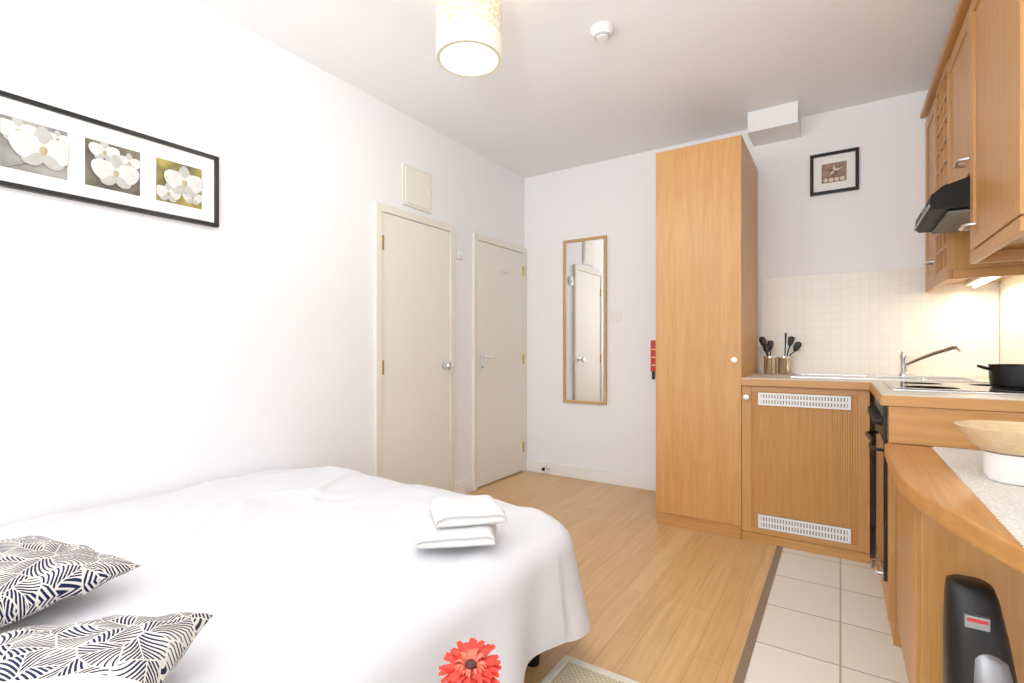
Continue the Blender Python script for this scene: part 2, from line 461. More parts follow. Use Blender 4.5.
# ---------------------------------------------------------------- tall cupboard
FY = 3.12
g = grp('tall_cupboard')
wx0_, wx1_ = -.97, -.475
box('carcass', (wx0_, FY+.022, .0), (wx1_, YB-.02, 2.325), M['oak'], g, .002)
box('door_panel', (wx0_, FY, .075), (wx1_, FY+.02, 2.325), M['oak'], g, .003)
box('plinth', (wx0_+.002, FY+.008, 0), (wx1_-.002, FY+.02, .072), M['oakh'], g)
lathe('knob', [(.008, 0), (.008, -.015), (.016, -.02), (.016, -.028), (.001, -.03)], (wx1_-.035, FY, 1.03), M['steel'], g, axis='y', n=20)

def handle_x(nm, x, y, z, L, g, vert=False):
    if vert: pts = [(x, y, z-L/2), (x-.028, y, z-L/2+.01), (x-.03, y, z), (x-.028, y, z+L/2-.01), (x, y, z+L/2)]
    else: pts = [(x, y-L/2, z), (x-.028, y-L/2+.01, z), (x-.03, y, z), (x-.028, y+L/2-.01, z), (x, y+L/2, z)]
    tube(nm, pts, .006, M['steel'], g)

# ---------------------------------------------------------------- fridge cabinet with reeded front
g = grp('fridge_cabinet')
cx0, cx1 = -.472, .125
box('carcass', (cx0, FY+.022, 0), (cx1, YB-.02, .888), M['oakc'], g)
box('plinth', (cx0, FY+.008, 0), (cx1, FY+.021, .05), M['oakh'], g)
box('stile_l', (cx0, FY, .055), (cx0+.05, FY+.021, .885), M['oakc'], g, .002)
box('stile_r', (cx1-.05, FY, .055), (cx1, FY+.021, .885), M['oakc'], g, .002)
box('rail_t', (cx0+.05, FY, .855), (cx1-.05, FY+.021, .885), M['oakh'], g, .002)
box('rail_b', (cx0+.05, FY, .055), (cx1-.05, FY+.021, .085), M['oakh'], g, .002)
rx0, rx1 = cx0+.05, cx1-.05; nre = 46; vs = []; fs = []
per = 8
for i in range(nre*per+1):
    xx = rx0+(rx1-rx0)*i/(nre*per); ph = (i % per)/per
    yy = FY+.006-.0022*math.sqrt(max(0, 1-(2*ph-1)**2))
    vs += [(xx, yy, .085), (xx, yy, .855)]
for i in range(nre*per): fs.append((2*i, 2*i+2, 2*i+3, 2*i+1))
meshobj('reeded_panel', vs, fs, M['oakc'], g)
def vent(nm, x0, x1, z0, z1):
    yv = FY-.006
    box(nm+'_back', (x0, yv+.001, z0), (x1, yv+.011, z1), M['grey'], g)
    rows = [(z0, z0+.010), ((z0+z1)/2-.005, (z0+z1)/2+.005), (z1-.010, z1)]
    for r_, (za, zb) in enumerate(rows):
        box(nm+'_rail%d' % r_, (x0, yv-.002, za), (x1, yv+.001, zb), M['white'], g)
    n = 30
    for i in range(n+1):
        w = .008 if 0 < i < n else .014
        xc = x0+.007+(x1-x0-.014)*i/n
        for r_ in range(2):
            box(nm+'_s%d_%d' % (i, r_), (xc-w/2, yv-.002, rows[r_][1]), (xc+w/2, yv+.001, rows[r_+1][0]), M['white'], g)
vent('vent_top', rx0+.035, rx1-.03, .78, .85)
vent('vent_low', rx0+.035, rx1-.03, .09, .165)
lathe('knob', [(.008, 0), (.008, -.015), (.015, -.02), (.015, -.028), (.001, -.03)], (cx0+.025, FY, .82), M['steel'], g, axis='y', n=20)

# ---------------------------------------------------------------- worktop (L)
YE = 2.30; FX = .15
WT0, WT1 = .890, .93
poly = [(-.472, YB-.012), (-.472, FY-.02), (FX-.02, FY-.02), (FX-.02, YE), (XR-.012, YE), (XR-.012, YB-.012)]
wt = grp('kitchen_worktop')
prism('worktop_slab', poly[::-1], WT0, WT1-.004, M['oakc'], wt, 0)
prism('worktop_laminate', [(-.472, YB-.012), (-.472, FY-.022), (FX-.022, FY-.022), (FX-.022, YE-.002), (XR-.012, YE-.002), (XR-.012, YB-.012)][::-1], WT1-.004, WT1, M['worktop'], wt)
box('lip_a', (-.471, FY-.026, WT0-.002), (FX-.022, FY-.02, WT1-.004), M['oakh'], wt, .001)
box('lip_c', (FX-.026, YE-.006, WT0-.002), (FX-.02, FY-.02, WT1-.004), M['oaky'], wt, .001)
box('lip_b', (FX-.020, YE-.006, WT0-.002), (XR-.012, YE-.0005, WT1-.004), M['oakh'], wt, .001)

# cabinet with built-in oven (right run)
g = grp('oven_cabinet')
box('carcass', (FX+.022, YE+.019, .0), (XR-.012, FY+.01, .886), M['oakc'], g)
box('end_panel', (FX, YE, .753), (XR-.012, YE+.018, .886), M['oakh'], g)
box('filler', (FX, 3.0, .0), (FX+.021, FY-.002, .886), M['oakc'], g)
box('drawer_front', (FX, 2.38, .08), (FX+.021, 2.99, .20), M['oakc'], g, .002)
box('edge_strip', (FX, YE+.019, .08), (FX+.021, 2.375, .886), M['oakc'], g)
box('plinth', (FX+.015, YE+.02, 0), (FX+.022, 3.0, .078), M['oaky'], g)
handle_x('drawer_handle', FX, 2.7, .15, .16, g)
g2 = grp('built_in_oven')
box('oven_door', (FX-.012, 2.385, .205), (FX+.021, 2.985, .74), M['blackgl'], g2, .004)
box('oven_panel', (FX-.012, 2.385, .745), (FX+.021, 2.985, .882), M['black'], g2, .004)
for i in range(5):
    lathe('oven_knob_%d' % i, [(.02, 0), (.02, -.006), (.016, -.008), (.015, -.03), (.001, -.031)], (FX-.012, 2.46+i*.11, .812), M['black'], g2, axis='x', n=20)
tube('oven_handle', [(FX-.012, 2.43, .70), (FX-.035, 2.45, .70), (FX-.037, 2.68, .70), (FX-.035, 2.92, .70), (FX-.012, 2.94, .70)], .007, M['black'], g2)

# ---------------------------------------------------------------- breakfast bar
g = grp('breakfast_bar')
CY = 1.72
poly = [(XR-.002, YE-.004), (.135, YE-.004), (.13, 1.80), (.142, 1.66), (.168, 1.53), (.215, 1.36), (.275, 1.20), (.36, 1.06), (.47, .95), (.60, .875), (XR-.002, .84)]
def chaikin(p, it=2):
    for _ in range(it):
        out = []
        for i in range(len(p)-1):
            a, c = Vector(p[i]), Vector(p[i+1])
            out += [tuple(a*.75+c*.25), tuple(a*.25+c*.75)]
        out = [p[0]]+out[1:-1]+[p[-1]]
        p = out
    return p
cur = chaikin(poly[1:])
prism('bar_top', [poly[0]]+cur, .700, .75, M['oaky'], g, .008)
box('bar_carcass', (FX+.045, CY+.018, 0), (XR-.01, YE-.006, .698), M['oakc'], g)
box('bar_end_panel', (FX+.03, CY, 0), (XR-.01, CY+.017, .698), M['oakc'], g, .002)
box('bar_door', (FX+.02, CY+.03, .10), (FX+.043, YE-.012, .693), M['oakc'], g, .003)
box('bar_plinth', (FX+.05, CY+.02, 0), (FX+.06, YE-.01, .098), M['oaky'], g)
box('wall_batten', (XR-.03, .90, .64), (XR-.002, CY-.002, .698), M['oaky'], g)

# table runner
g = grp('table_runner')
box('cloth', (.275, 1.20, .7505), (.66, 2.285, .7535), M['runner'], g)
for i in range(60):
    yy = 1.205+i*.018
    lathe('scallop_%d' % i, [(.008, .7505), (.008, .7530)], (.275, yy, 0), M['runner'], g, n=10)

# bowls
c = (.385, 1.80, .754)
lathe('white_bowl', [(.04, 0), (.06, .002), (.068, .02), (.07, .075), (.066, .075), (.063, .025), (.05, .012), (.001, .01)], c, M['ceramic'])
c2 = (.385, 1.80, .754+.0765)
lathe('wooden_bowl', [(.045, 0), (.075, .002), (.095, .018), (.118, .050), (.126, .064), (.118, .066), (.108, .052), (.085, .024), (.06, .014), (.001, .012)], c2, M['bamboo'], n=56)

# vacuum cleaner (upright)
g = grp('vacuum_cleaner')
vx, vy = .255, 1.52
def loft(nm, secs, mat, par, n=28, p=3.0):
    vs = []; fs = []
    for (z, cx_, cy_, rx, ry) in secs:
        for i in range(n):
            t = 2*math.pi*i/n; c_, s_ = math.cos(t), math.sin(t)
            vs.append((cx_+rx*math.copysign(abs(c_)**(2/p), c_), cy_+ry*math.copysign(abs(s_)**(2/p), s_), z))
    for j in range(len(secs)-1):
        for i in range(n):
            k = (i+1) % n; fs.append((j*n+i, j*n+k, (j+1)*n+k, (j+1)*n+i))
    fs.append(tuple(range(n))); fs.append(tuple(range((len(secs)-1)*n, len(secs)*n)))
    return meshobj(nm, vs, fs, mat, par, True)
loft('head', [(.005, vx+.01, vy-.05, .12, .10), (.05, vx+.01, vy-.05, .12, .10), (.075, vx+.01, vy-.03, .10, .07)], M['black'], g)
loft('body', [(.05, vx+.012, vy, .055, .055), (.15, vx+.012, vy, .066, .06), (.35, vx+.008, vy, .062, .058), (.46, vx, vy+.005, .054, .05), (.54, vx-.006, vy+.01, .045, .042), (.562, vx-.008, vy+.012, .040, .036), (.568, vx-.008, vy+.012, .03, .028)], M['black'], g)
loft('silver_shell', [(.20, vx+.022, vy-.018, .044, .055), (.36, vx+.020, vy-.018, .040, .050), (.42, vx+.016, vy-.010, .034, .046), (.44, vx+.012, vy-.005, .022, .040)], M['silver'], g)
box('label_grey', (vx-.026, vy-.050, .485), (vx+.016, vy-.036, .512), M['silver'], g, .002)
box('label_red', (vx-.022, vy-.0515, .500), (vx+.012, vy-.049, .507), M['red'], g)

# ---------------------------------------------------------------- sink, faucet, hob, pan, utensils
g = grp('kitchen_sink')
sx0, sx1, sy0, sy1 = -.24, .60, 3.27, 3.72; z = WT1
for nm, a, c in (('rim_f', (sx0+.03, sy0, z), (sx1-.03, sy0+.03, z+.008)), ('rim_b', (sx0+.03, sy1-.06, z), (sx1-.03, sy1, z+.008)),
                 ('rim_l', (sx0, sy0, z), (sx0+.03, sy1, z+.008)), ('rim_r', (sx1-.03, sy0, z), (sx1, sy1, z+.008)),
                 ('rim_m', (.13, sy0+.03, z), (.17, sy1-.06, z+.008)), ('drainer', (sx0+.03, sy0+.03, z), (.13, sy1-.06, z+.003))):
    box(nm, a, c, M['steel'], g, .002)
for i in range(8):
    xx = sx0+.06+i*.038
    box('ridge_%d' % i, (xx, sy0+.05, z+.003), (xx+.012, sy1-.08, z+.006), M['steel'], g, .001)
box('bowl_floor', (.17, sy0+.03, z+.0005), (sx1-.03, sy1-.06, z+.0015), simple('sink_bowl_steel', (120,120,122), .25, metal=1), g)
lathe('drain', [(.03, .0015), (.028, .004), (.001, .003)], (.36, 3.46, z), M['chrome'], g, n=24)

g = grp('kitchen_faucet')
fx, fy = .31, 3.69; fz = WT1+.0085
lathe('base', [(.028, 0), (.026, .012), (.018, .018), (.018, .10), (.022, .11), (.020, .125), (.001, .130)], (fx, fy, fz), M['chrome'], g, n=24)
tube('spout', [(fx+.01, fy-.01, fz+.065), (fx+.07, fy-.08, fz+.105), (fx+.16, fy-.17, fz+.15), (fx+.20, fy-.205, fz+.163), (fx+.215, fy-.222, fz+.148)], .011, M['chrome'], g)
tube('lever', [(fx, fy, fz+.12), (fx-.015, fy-.03, fz+.14), (fx-.03, fy-.07, fz+.143)], .007, M['chrome'], g)

g = grp('ceramic_hob')
box('trim', (.175, 2.50, WT1), (.69, 3.08, WT1+.006), M['steel'], g, .002)
box('glass', (.185, 2.51, WT1+.004), (.68, 3.07, WT1+.009), M['blackgl'], g, .001)
for i, (a, c, r) in enumerate(((.31, 2.65, .09), (.56, 2.65, .075), (.31, 2.93, .075), (.56, 2.93, .09))):
    lathe('ring_%d' % i, [(r, .009), (r, .0094), (r-.004, .0094), (r-.004, .009)], (a, c, WT1), M['grey'], g, n=40)

g = grp('saucepan')
pc = (.625, 2.86, WT1+.010)
lathe('pan', [(.085, 0), (.098, .005), (.102, .03), (.103, .088), (.107, .092), (.099, .092), (.096, .02), (.001, .012)], pc, M['black'], g, n=40)
tube('pan_handle', [(pc[0]-.10, pc[1]+.02, pc[2]+.07), (pc[0]-.125, pc[1]+.025, pc[2]+.08), (pc[0]-.125, pc[1]-.025, pc[2]+.08), (pc[0]-.10, pc[1]-.02, pc[2]+.07)], .006, M['black'], g)

perf = NT('perforated_steel')
vv = perf.n('ShaderNodeTexVoronoi'); vv.inputs['Scale'].default_value = 75; vv.inputs['Randomness'].default_value = 0; perf.l(perf.coord(), vv.inputs['Vector'])
perf.l(perf.ramp(vv.outputs['Distance'], [(.28, lin((80,62,44))), (.42, lin((226,206,172)))]), perf.b.inputs['Base Color']); perf.b.inputs['Metallic'].default_value = .8; perf.b.inputs['Roughness'].default_value = .25
uts = {0: [(-.035, .0, .235, 'spoon'), (.0, .02, .21, 'spat'), (-.015, -.02, .19, 'spoon')], 1: [(.03, .01, .235, 'spat'), (.06, -.01, .20, 'spoon'), (.005, .02, .26, 'thin')]}
for k, (ux, uy) in enumerate(((-.385, 3.66), (-.305, 3.69))):
    g = grp('utensil_holder')
    lathe('pot', [(.034, 0), (.037, .006), (.037, .112), (.039, .116), (.034, .116), (.033, .012), (.001, .01)], (ux, uy, WT1), perf.m, g, n=28)
    lathe('pot_rim', [(.0375, .106), (.0405, .108), (.0405, .117), (.036, .117)], (ux, uy, WT1), M['chrome'], g, n=28)
    for i, (dx, dy, tz, kind) in enumerate(uts[k]):
        tube('handle_%d' % i, [(ux-dx*.3, uy-dy*.3, WT1+.02), (ux+dx*.45, uy+dy*.4, WT1+.115), (ux+dx, uy+dy, WT1+tz-.05)], .004, M['black'], g)
        hw = {'spoon': .023, 'spat': .019, 'thin': .006}[kind]; e2 = dx*.35
        loft('head_%d' % i, [(WT1+tz-.055, ux+dx, uy+dy, .005, .004), (WT1+tz-.04, ux+dx+e2*.3, uy+dy, hw*.75, .006), (WT1+tz-.015, ux+dx+e2*.7, uy+dy, hw, .006), (WT1+tz+.005, ux+dx+e2, uy+dy, hw*.7 if kind == 'spoon' else hw, .005), (WT1+tz+.010, ux+dx+e2, uy+dy, hw*.3, .003)], M['black'], g, 18, 2.2)

# ---------------------------------------------------------------- wall cabinets on right wall
UX = .44; ZT = 2.46; ZB = 1.47
def shaker(g, y0, y1, z0, z1, handle=None):
    s = .055
    box('door_stile_a', (UX-.02, y0+.002, z0), (UX, y0+s, z1), M['oakc'], g, .002)
    box('door_stile_b', (UX-.02, y1-s, z0), (UX, y1-.002, z1), M['oakc'], g, .002)
    box('door_rail_a', (UX-.02, y0+s, z1-s), (UX, y1-s, z1), M['oaky'], g, .002)
    box('door_rail_b', (UX-.02, y0+s, z0), (UX, y1-s, z0+s), M['oaky'], g, .002)
    box('door_panel', (UX-.012, y0+s, z0+s), (UX-.002, y1-s, z1-s), M['oakc'], g)
    if handle: handle_x('handle', UX-.02, handle[0], handle[1], .10, g, False)
g = grp('wall_cabinet')
box('carcass', (UX+.001, 3.452, ZB), (XR-.012, YB-.012, ZT), M['oakc'], g)
shaker(g, 3.452, YB-.012, ZB, ZT-.03, (3.50, 1.56))
g = grp('wine_rack')
box('side_a', (UX-.018, 3.102, ZB), (XR-.012, 3.118, ZT), M['oakc'], g)
box('side_b', (UX-.018, 3.434, ZB), (XR-.012, 3.450, ZT), M['oakc'], g)
box('bottom', (UX-.018, 3.118, ZB), (XR-.012, 3.434, ZB+.018), M['oaky'], g)
box('top', (UX-.018, 3.118, ZT-.04), (XR-.012, 3.434, ZT), M['oaky'], g)
box('back', (XR-.03, 3.118, ZB+.018), (XR-.012, 3.434, ZT-.04), M['oakc'], g)
for i in range(1, 3):
    yy = 3.118+.316*i/3
    box('post_%d' % i, (UX-.018, yy-.007, ZB+.018), (XR-.03, yy+.007, ZT-.04), M['oakc'], g)
for i in range(1, 9):
    zz = ZB+.018+(ZT-.058-ZB)*i/9
    box('shelf_%d' % i, (UX-.017, 3.118, zz-.007), (XR-.03, 3.434, zz+.007), M['oaky'], g)
g = grp('wall_cabinet')
box('carcass', (UX+.001, 2.602, 1.78), (XR-.012, 3.10, ZT), M['oakc'], g)
shaker(g, 2.602, 3.10, 1.785, ZT-.03, (2.66, 1.84))
g = grp('wall_cabinet')
box('carcass', (UX+.001, 1.95, ZB), (XR-.012, 2.598, ZT), M['oakc'], g)
shaker(g, 1.95, 2.598, ZB+.005, ZT-.03, (2.54, 1.56))
g = grp('cabinet_cornice')
box('cornice', (UX-.045, 1.93, ZT+.001), (XR-.012, YB-.012, ZT+.03), M['oaky'], g, .008)
g = grp('cabinet_pelmet')
box('pelmet_far', (UX-.02, 3.102, ZB-.045), (UX, YB-.014, ZB-.001), M['oaky'], g, .004)
box('pelmet_far_return', (UX+.001, 3.102, ZB-.045), (XR-.014, 3.12, ZB-.001), M['oakh'], g, .004)
box('pelmet_near', (UX-.02, 1.95, ZB-.045), (UX, 2.598, ZB-.001), M['oaky'], g, .004)
box('pelmet_near_return', (UX+.001, 2.58, ZB-.045), (XR-.014, 2.598, ZB-.001), M['oakh'], g, .004)

# cooker hood
g = grp('cooker_hood')
hy0, hy1 = 2.605, 3.095
vs = []
prof = [(.315, 1.655), (.300, 1.672), (.305, 1.715), (.34, 1.745), (.44, 1.775), (XR-.014, 1.775), (XR-.014, 1.645)]
for yy in (hy0, hy1): vs += [(a, yy, c_) for a, c_ in prof]
n = len(prof); fs = [tuple(range(n)), tuple(range(n, 2*n))]+[(i, (i+1) % n, n+(i+1) % n, n+i) for i in range(n)]
meshobj('hood_body', vs, fs, M['hoodblack'], g)
box('hood_trim', (.297, hy0-.001, 1.668), (.302, hy1+.001, 1.678), M['silver'], g, .002)
box('hood_filter', (.36, hy0+.03, 1.638), (XR-.05, hy1-.03, 1.648), M['grey'], g)
for i in range(3): box('hood_button_%d' % i, (.298, 2.72+i*.04, 1.69), (.305, 2.74+i*.04, 1.70), M['silver'], g, .002)

# under cabinet light
g = grp('under_cabinet_light')
box('housing', (.58, 3.20, ZB-.022), (.66, 3.74, ZB-.001), M['white'], g, .004)
tube('lamp_tube', [(.62, 3.23, ZB-.03), (.62, 3.47, ZB-.03), (.62, 3.71, ZB-.03)], .008, M['tube'], g)
L = bpy.data.lights.new('under_light', 'AREA'); L.shape = 'RECTANGLE'; L.size = .06; L.size_y = .5; L.energy = 3.0; L.color = (1, .87, .66)
lo = link(bpy.data.objects.new('under_cabinet_lamp', L)); lo.location = (.62, 3.47, ZB-.045); lo.parent = g

# ---------------------------------------------------------------- bed
g = grp('bed')
bx0, bx1, by0, by1 = -2.352, -.80, -.28, 1.60
box('base', (bx0+.03, by0+.03, .09), (bx1-.03, by1-.03, .26), M['bedbase'], g, .01)
box('mattress', (bx0+.02, by0+.02, .262), (bx1-.02, by1-.02, .465), M['duvet'], g, .04)
for i, (a, c) in enumerate(((bx0+.1, by0+.1), (bx1-.1, by0+.1), (bx0+.1, by1-.1), (bx1-.1, by1-.1))):
    lathe('leg_%d' % i, [(.025, 0), (.03, .09)], (a, c, 0), M['black'], g, n=16)
def rrect(x0, x1, y0, y1, r, n):
    segs = [((x1-r, y1-r), 0), ((x0+r, y1-r), 90), ((x0+r, y0+r), 180), ((x1-r, y0+r), 270)]
    out = []
    for (cx_, cy_), a0 in segs:
        for i in range(25):
            a = math.radians(a0+90*i/24); out.append((Vector((cx_+r*math.cos(a), cy_+r*math.sin(a))), Vector((math.cos(a), math.sin(a)))))
    out.append(out[0]); L = [0]
    for i in range(1, len(out)): L.append(L[-1]+(out[i][0]-out[i-1][0]).length)
    res = []; j = 0
    for k in range(n):
        t = L[-1]*k/n
        while L[j+1] < t: j += 1
        f = (t-L[j])/max(1e-9, L[j+1]-L[j])
        res.append((out[j][0].lerp(out[j+1][0], f), out[j][1].lerp(out[j+1][1], f).normalized(), t))
    return res
N = 420; ring = rrect(bx0+.06, bx1-.03, by0+.05, by1-.04, .14, N)
cxy = Vector(((bx0+bx1)/2, (by0+by1)/2)); vs = []; TR = 70; DR = 34
def topz(p, e):
    z = .506+.020*min(1, e*2.5)
    z += .013*noise.noise(Vector((p.x*2.2, p.y*2.2, 3))) + .008*noise.noise(Vector((p.x*5+p.y*2, p.y*4, 8)))
    w = noise.noise(Vector((p.x*3.0+1.5*p.y, p.y*1.2-p.x, 20)))
    z += .009*max(0, 1-abs(w)*5.5)
    w = noise.noise(Vector((p.x*1.4-2*p.y, p.y*1.0+p.x*2.2, 31)))
    z += .008*max(0, 1-abs(w)*5.5)
    return z
for j in range(TR+1):
    f = .02+.98*(j/TR)**.8
    for (p, nrm, s_) in ring:
        q = cxy.lerp(p, f); e = (p-q).length
        z = topz(q, e)
        vs.append((q.x, q.y, z))
for j in range(1, DR+1):
    d = j/DR
    for (p, nrm, s_) in ring:
        r = .085; arc = r*math.pi/2; tot = arc+.25+.03*noise.noise(Vector((s_*1.7, 0, 5)))
        dd = d*tot; z0 = topz(p, 0)
        if dd < arc:
            a = dd/r; o = r*math.sin(a); z = z0-r*(1-math.cos(a))
        else:
            o = r+.02*(dd-arc)/.25; z = z0-r-(dd-arc)
        fold = math.sin(s_*13+2*noise.noise(Vector((s_*2, 1, 1))))*.5+.8*noise.noise(Vector((s_*5.5, d*1.2, 2)))
        o += .036*fold*(d**1.3)
        corner = max(0, nrm.x*nrm.y*2) if nrm.x > 0 and nrm.y > 0 else 0
        o += .05*corner*d; z -= .02*corner*d
        q = p+nrm*o
        vs.append((max(q.x, XL+.022), q.y, z))
fs = []
R_ = TR+1+DR
for j in range(R_-1):
    for i in range(N):
        k = (i+1) % N; fs.append((j*N+i, j*N+k, (j+1)*N+k, (j+1)*N+i))
vs.append((cxy.x, cxy.y, topz(cxy, 1))); ci = len(vs)-1
for i in range(N): fs.append((ci, (i+1) % N, i))
duvet_pts = list(vs)
dv = meshobj('duvet', vs, fs, M['duvet'], g, True)
def bedtop(x_, y_, r):
    return max(v[2] for v in duvet_pts if abs(v[0]-x_) < r and abs(v[1]-y_) < r)

# ---------------------------------------------------------------- cushions
def cushion(name, W, D, T, loc, rz, mat, tilt=(0, 0)):
    n = 48; bm = bmesh.new(); uvl = bm.loops.layers.uv.new('UVMap'); uvm = {}
    sides = []
    for sgn in (1, -1):
        gridv = []
        for i in range(n+1):
            row = []
            for j in range(n+1):
                u = -1+2*i/n; v = -1+2*j/n
                e = max(0, (1-u*u)*(1-v*v))
                x_ = u*W/2*(1-.10*(1-v*v)*u*u); y_ = v*D/2*(1-.10*(1-u*u)*v*v)
                z_ = sgn*T*.5*e**.42*(1 if sgn > 0 else .8)
                if 0 < i < n and 0 < j < n:
                    z_ += .007*noise.noise(Vector((u*3, v*3, sgn*2+loc[0])))*min(1, e*6)
                    z_ += .004*math.sin(12*(abs(u)+abs(v)))*(1-e)*min(1, e*6)
                if sgn == -1 and (i in (0, n) or j in (0, n)): vtx = sides[0][i][j]
                else:
                    vtx = bm.verts.new((x_, y_, z_))
                    uvm[vtx] = (i/n*W/.4, j/n*D/.4)
                row.append(vtx)
            gridv.append(row)
        sides.append(gridv)
        for i in range(n):
            for j in range(n):
                q = [gridv[i][j], gridv[i+1][j], gridv[i+1][j+1], gridv[i][j+1]]
                if sgn == -1: q = q[::-1]
                f = bm.faces.new(q); f.smooth = True
                for l in f.loops: l[uvl].uv = uvm[l.vert]
    me = bpy.data.meshes.new(name); bm.to_mesh(me); bm.free(); me.materials.append(mat)
    o = link(bpy.data.objects.new(name, me)); o.location = loc; o.rotation_euler = (tilt[0], tilt[1], rz)
    return o
cushion('cushion', .38, .42, .12, (-1.505, .265, .598), math.radians(-80), M['leaf'], (0, math.radians(2)))
cushion('cushion', .38, .38, .12, (-.972, .212, .592), math.radians(-42), M['leaf2'], (0, math.radians(2)))

# towels: thick, soft, folded once (crease visible on the edges)
def towel(g, W, D, h, c, rz, seed):
    vs = []; fs = []; m = 48; st = 40; sec = []
    for i in range(m):
        t = 2*math.pi*i/m; cs, sn = math.cos(t), math.sin(t)
        zz = h*.5*math.copysign(abs(sn)**.8, sn)
        yy = D/2*math.copysign(abs(cs)**.35, cs)
        yy -= math.copysign(.016*math.exp(-(zz/(h*.10))**2), cs) if abs(cs) > .3 else 0
        sec.append((yy, zz))
    for a in range(st+1):
        t = 2*a/st-1; xx = math.copysign(abs(t)**.7, t)*W/2; e = max(.12, (1-abs(t)**7)**.5)
        for (yy, zz) in sec:
            dz = .006*noise.noise(Vector((xx*11, yy*11, seed))) if zz > 0 else 0
            X = xx+.012*noise.noise(Vector((yy*9, seed, 4))); Y = yy*(.96+.08*noise.noise(Vector((xx*8, seed, 2))))
            vs.append((c[0]+X*math.cos(rz)-Y*math.sin(rz), c[1]+X*math.sin(rz)+Y*math.cos(rz), c[2]+h/2+zz*e+dz-(h*.5*(1-e))*.6))
    for a in range(st):
        for i in range(m):
            fs.append((a*m+i, a*m+(i+1) % m, (a+1)*m+(i+1) % m, (a+1)*m+i))
    fs.append(tuple(range(m))); fs.append(tuple(range(st*m, st*m+m)))
    meshobj('folded_cloth', vs, fs, M['towel'], g, True)
tbx, tby = -.955, 1.16
tz = bedtop(tbx, tby, .12)+.001
towel(grp('folded_towel'), .225, .20, .050, (tbx, tby, tz), math.radians(38), 1.3)
towel(grp('folded_towel'), .205, .185, .052, (tbx+.010, tby+.03, tz+.0505), math.radians(46), 6.1)

# ---------------------------------------------------------------- side table, vase, gerbera
g = grp('side_table')
tx, ty = -.505, .62
lathe('top', [(.17, .26), (.17, .28), (.165, .285), (.001, .285)], (tx, ty, 0), M['tablew'], g)
lathe('stem', [(.02, .02), (.02, .26)], (tx, ty, 0), M['chrome'], g, n=16)
lathe('foot', [(.14, 0), (.14, .01), (.03, .022), (.001, .022)], (tx, ty, 0), M['tablew'], g)
g = grp('gerbera_vase')
lathe('vase', [(.03, .286), (.035, .30), (.03, .38), (.016, .44), (.018, .455), (.014, .455), (.012, .44), (.001, .30)], (tx, ty, 0), M['vase'], g, n=28)
fc = Vector((tx+.005, ty+.02, .582))
tube('stem', [(tx, ty, .32), (tx+.002, ty, .46), (fc.x, fc.y, fc.z-.012)], .003, M['stem'], g)
nv = Vector((.15, -.25, .95)).normalized()
ax = nv.orthogonal().normalized(); ay = nv.cross(ax)
def petals(nm, n, r0, r1, w, lift, mat, off):
    vs = []; fs = []
    for k in range(n):
        a = 2*math.pi*k/n+off+random.uniform(-.08, .08); rr = r1*random.uniform(.90, 1.05)
        d_ = ax*math.cos(a)+ay*math.sin(a); s_ = -ax*math.sin(a)+ay*math.cos(a)
        b0 = len(vs); m = 7
        lf = lift+random.uniform(-.004, .004)
        for i in range(m):
            t = i/(m-1); r = r0+(rr-r0)*t; ww = w*math.sin(math.pi*(.12+.78*t))**.6
            z = lf*math.sin(t*2.4)
            vs += [fc+d_*r-s_*ww+nv*z, fc+d_*r+nv*(z-.0015), fc+d_*r+s_*ww+nv*z]
        for i in range(m-1):
            o = b0+3*i
            fs += [(o, o+1, o+4, o+3), (o+1, o+2, o+5, o+4)]
    meshobj(nm, vs, fs, mat, g, True)
petals('petals_outer', 24, .006, .053, .0066, .004, M['petal'], 0)
petals('petals_mid', 22, .006, .045, .0058, .012, M['petal'], .12)
petals('petals_inner', 24, .005, .026, .0026, .015, M['petali'], .05)
disc = lathe('disc', [(.010, -.004), (.011, .004), (.008, .010), (.001, .012)], (0, 0, 0), M['petalc'], g, n=20)
disc.matrix_local = Matrix.Translation(fc) @ nv.to_track_quat('Z', 'Y').to_matrix().to_4x4()

# woven mat on floor
g = grp('woven_floor_mat')
box('weave', (-.79, 1.13, .001), (-.43, 1.56, .012), M['weave'], g, .003)
for nm, a, c in (('edge_a', (-.815, 1.105, .001), (-.79, 1.585, .015)), ('edge_b', (-.43, 1.105, .001), (-.405, 1.585, .015)), ('edge_c', (-.79, 1.56, .001), (-.43, 1.585, .015)), ('edge_d', (-.79, 1.105, .001), (-.43, 1.13, .015))):
    box(nm, a, c, M['cream'], g, .003)

# ---------------------------------------------------------------- ceiling lamp, smoke detector
g = grp('pendant_lamp')
lx, ly = -1.18, 1.50; lz0, lz1 = 2.195, 2.47
lathe('shade', [(.124, lz0), (.125, lz0+.002), (.125, lz1), (.122, lz1), (.122, lz0+.004), (.124, lz0)], (lx, ly, 0), M['shade'], g, n=64)
lathe('diffuser', [(.121, lz0+.006), (.10, lz0-.004), (.06, lz0-.012), (.001, lz0-.015)], (lx, ly, 0), M['diff'], g, n=48)
lathe('rod', [(.006, lz0+.1), (.006, H-.03)], (lx, ly, 0), M['chrome'], g, n=12)
lathe('rose', [(.045, H-.001), (.045, H-.01), (.02, H-.03), (.001, H-.031)], (lx, ly, 0), M['white'], g, n=28)
g = grp('smoke_detector')
lathe('base', [(.056, H-.001), (.056, H-.014), (.050, H-.018), (.046, H-.03), (.036, H-.04), (.001, H-.042)], (-.955, 2.24, 0), M['white'], g, n=40)
lathe('grille', [(.04, H-.034), (.04, H-.037), (.034, H-.0415), (.032, H-.041)], (-.955, 2.24, 0), M['lgrey'], g, n=40)
lathe('led', [(.028, H-.042), (.026, H-.047), (.001, H-.048)], (-.955, 2.24, 0), M['white'], g, n=20)
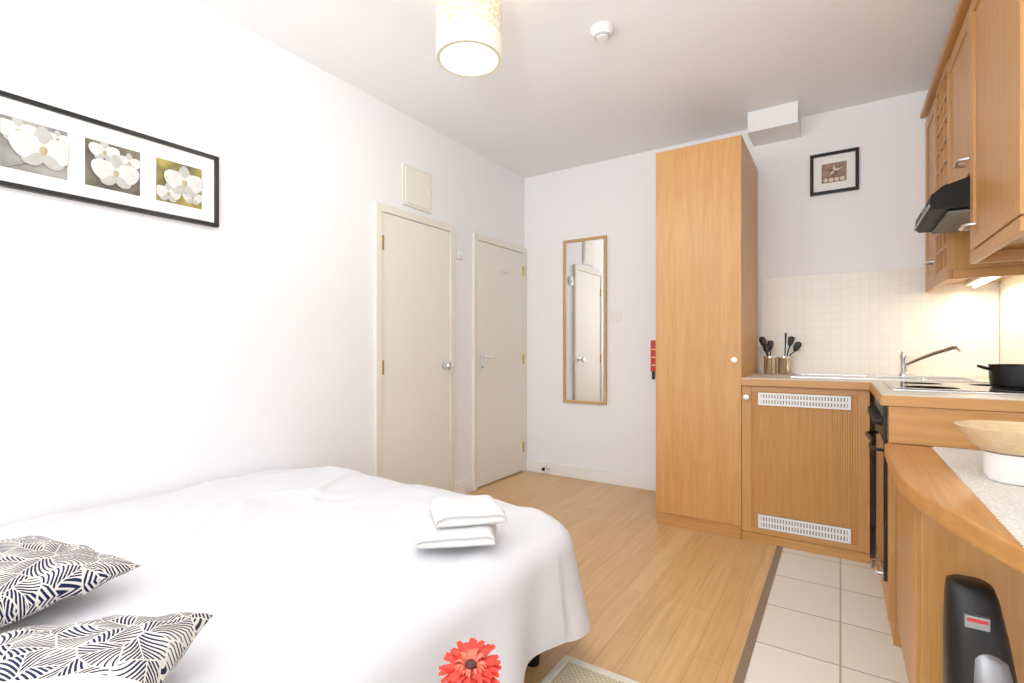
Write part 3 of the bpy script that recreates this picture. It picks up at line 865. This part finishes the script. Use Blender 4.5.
g = grp('added_ceiling_fill')  # invented glowing fixture behind the camera, added as fill instead of flash
lathe('base', [(.19, H-.001), (.19, H-.03), (.001, H-.031)], (-.8, -1.4, 0), M['white'], g)
lathe('bowl', [(.18, H-.031), (.16, H-.06), (.10, H-.085), (.001, H-.095)], (-.8, -1.4, 0), M['diff'], g)
g = grp('added_uplight')  # invented uplighter out of view, added to brighten the ceiling like bounced flash
ux, uy = -.05, -.65
lathe('foot', [(.13, 0), (.13, .015), (.02, .03), (.001, .03)], (ux, uy, 0), M['steel'], g)
lathe('pole', [(.012, .02), (.012, 1.22)], (ux, uy, 0), M['steel'], g, n=16)
lathe('dish', [(.02, 1.20), (.08, 1.23), (.16, 1.28), (.165, 1.28), (.085, 1.215), (.02, 1.19)], (ux, uy, 0), M['white'], g)

# ---------------------------------------------------------------- lights
def area(nm, loc, rot, sx, sy, e, col=(1, 1, 1)):
    L = bpy.data.lights.new(nm, 'AREA'); L.shape = 'RECTANGLE'; L.size = sx; L.size_y = sy; L.energy = e; L.color = col
    o = link(bpy.data.objects.new(nm, L)); o.location = loc; o.rotation_euler = rot; return o
area('window_daylight', (-.82, YF-.14, 1.57), (math.radians(90), 0, 0), 2.5, 1.7, 60, (.95, .98, 1))
area('ceiling_bounce_fill', (ux, uy, 1.29), (math.radians(180), 0, 0), .22, .22, 62, (.97, .985, 1))  # upward fill added to lift the ceiling brightness, not an actual room lamp
P = bpy.data.lights.new('pendant_bulb', 'POINT'); P.energy = 12; P.color = (1, .98, .95); P.shadow_soft_size = .05
o = link(bpy.data.objects.new('pendant_bulb', P)); o.location = (lx, ly, lz0-.07)
P = bpy.data.lights.new('pendant_bulb_up', 'POINT'); P.energy = 15; P.color = (1, .99, .97); P.shadow_soft_size = .04
o = link(bpy.data.objects.new('pendant_bulb_up', P)); o.location = (lx, ly, lz0+.12)
W = bpy.data.worlds.new('World'); S.world = W; W.use_nodes = True
W.node_tree.nodes['Background'].inputs[0].default_value = (.85, .92, 1, 1); W.node_tree.nodes['Background'].inputs[1].default_value = 1.0

# centre the empties on their parts
bpy.context.view_layer.update()
for e in [o for o in S.objects if o.type == 'EMPTY']:
    ch = [c for c in e.children if c.type == 'MESH']
    if not ch: continue
    pts = [c.matrix_world@Vector(b_) for c in ch for b_ in c.bound_box]
    mn = Vector([min(p[i] for p in pts) for i in range(3)]); mx = Vector([max(p[i] for p in pts) for i in range(3)])
    c0 = Vector(((mn.x+mx.x)/2, (mn.y+mx.y)/2, mn.z))
    e.location = c0
    for c in e.children: c.location = Vector(c.location)-c0

# ---------------------------------------------------------------- camera
cam = bpy.data.cameras.new('camera'); co = link(bpy.data.objects.new('camera', cam))
cam.sensor_width = 36; cam.lens = 500/1024*36; cam.shift_y = 6.5/1024; cam.clip_start = .02
co.location = (0, 0, 1.10); co.rotation_euler = (math.radians(90), 0, math.radians(33.3))
S.camera = co
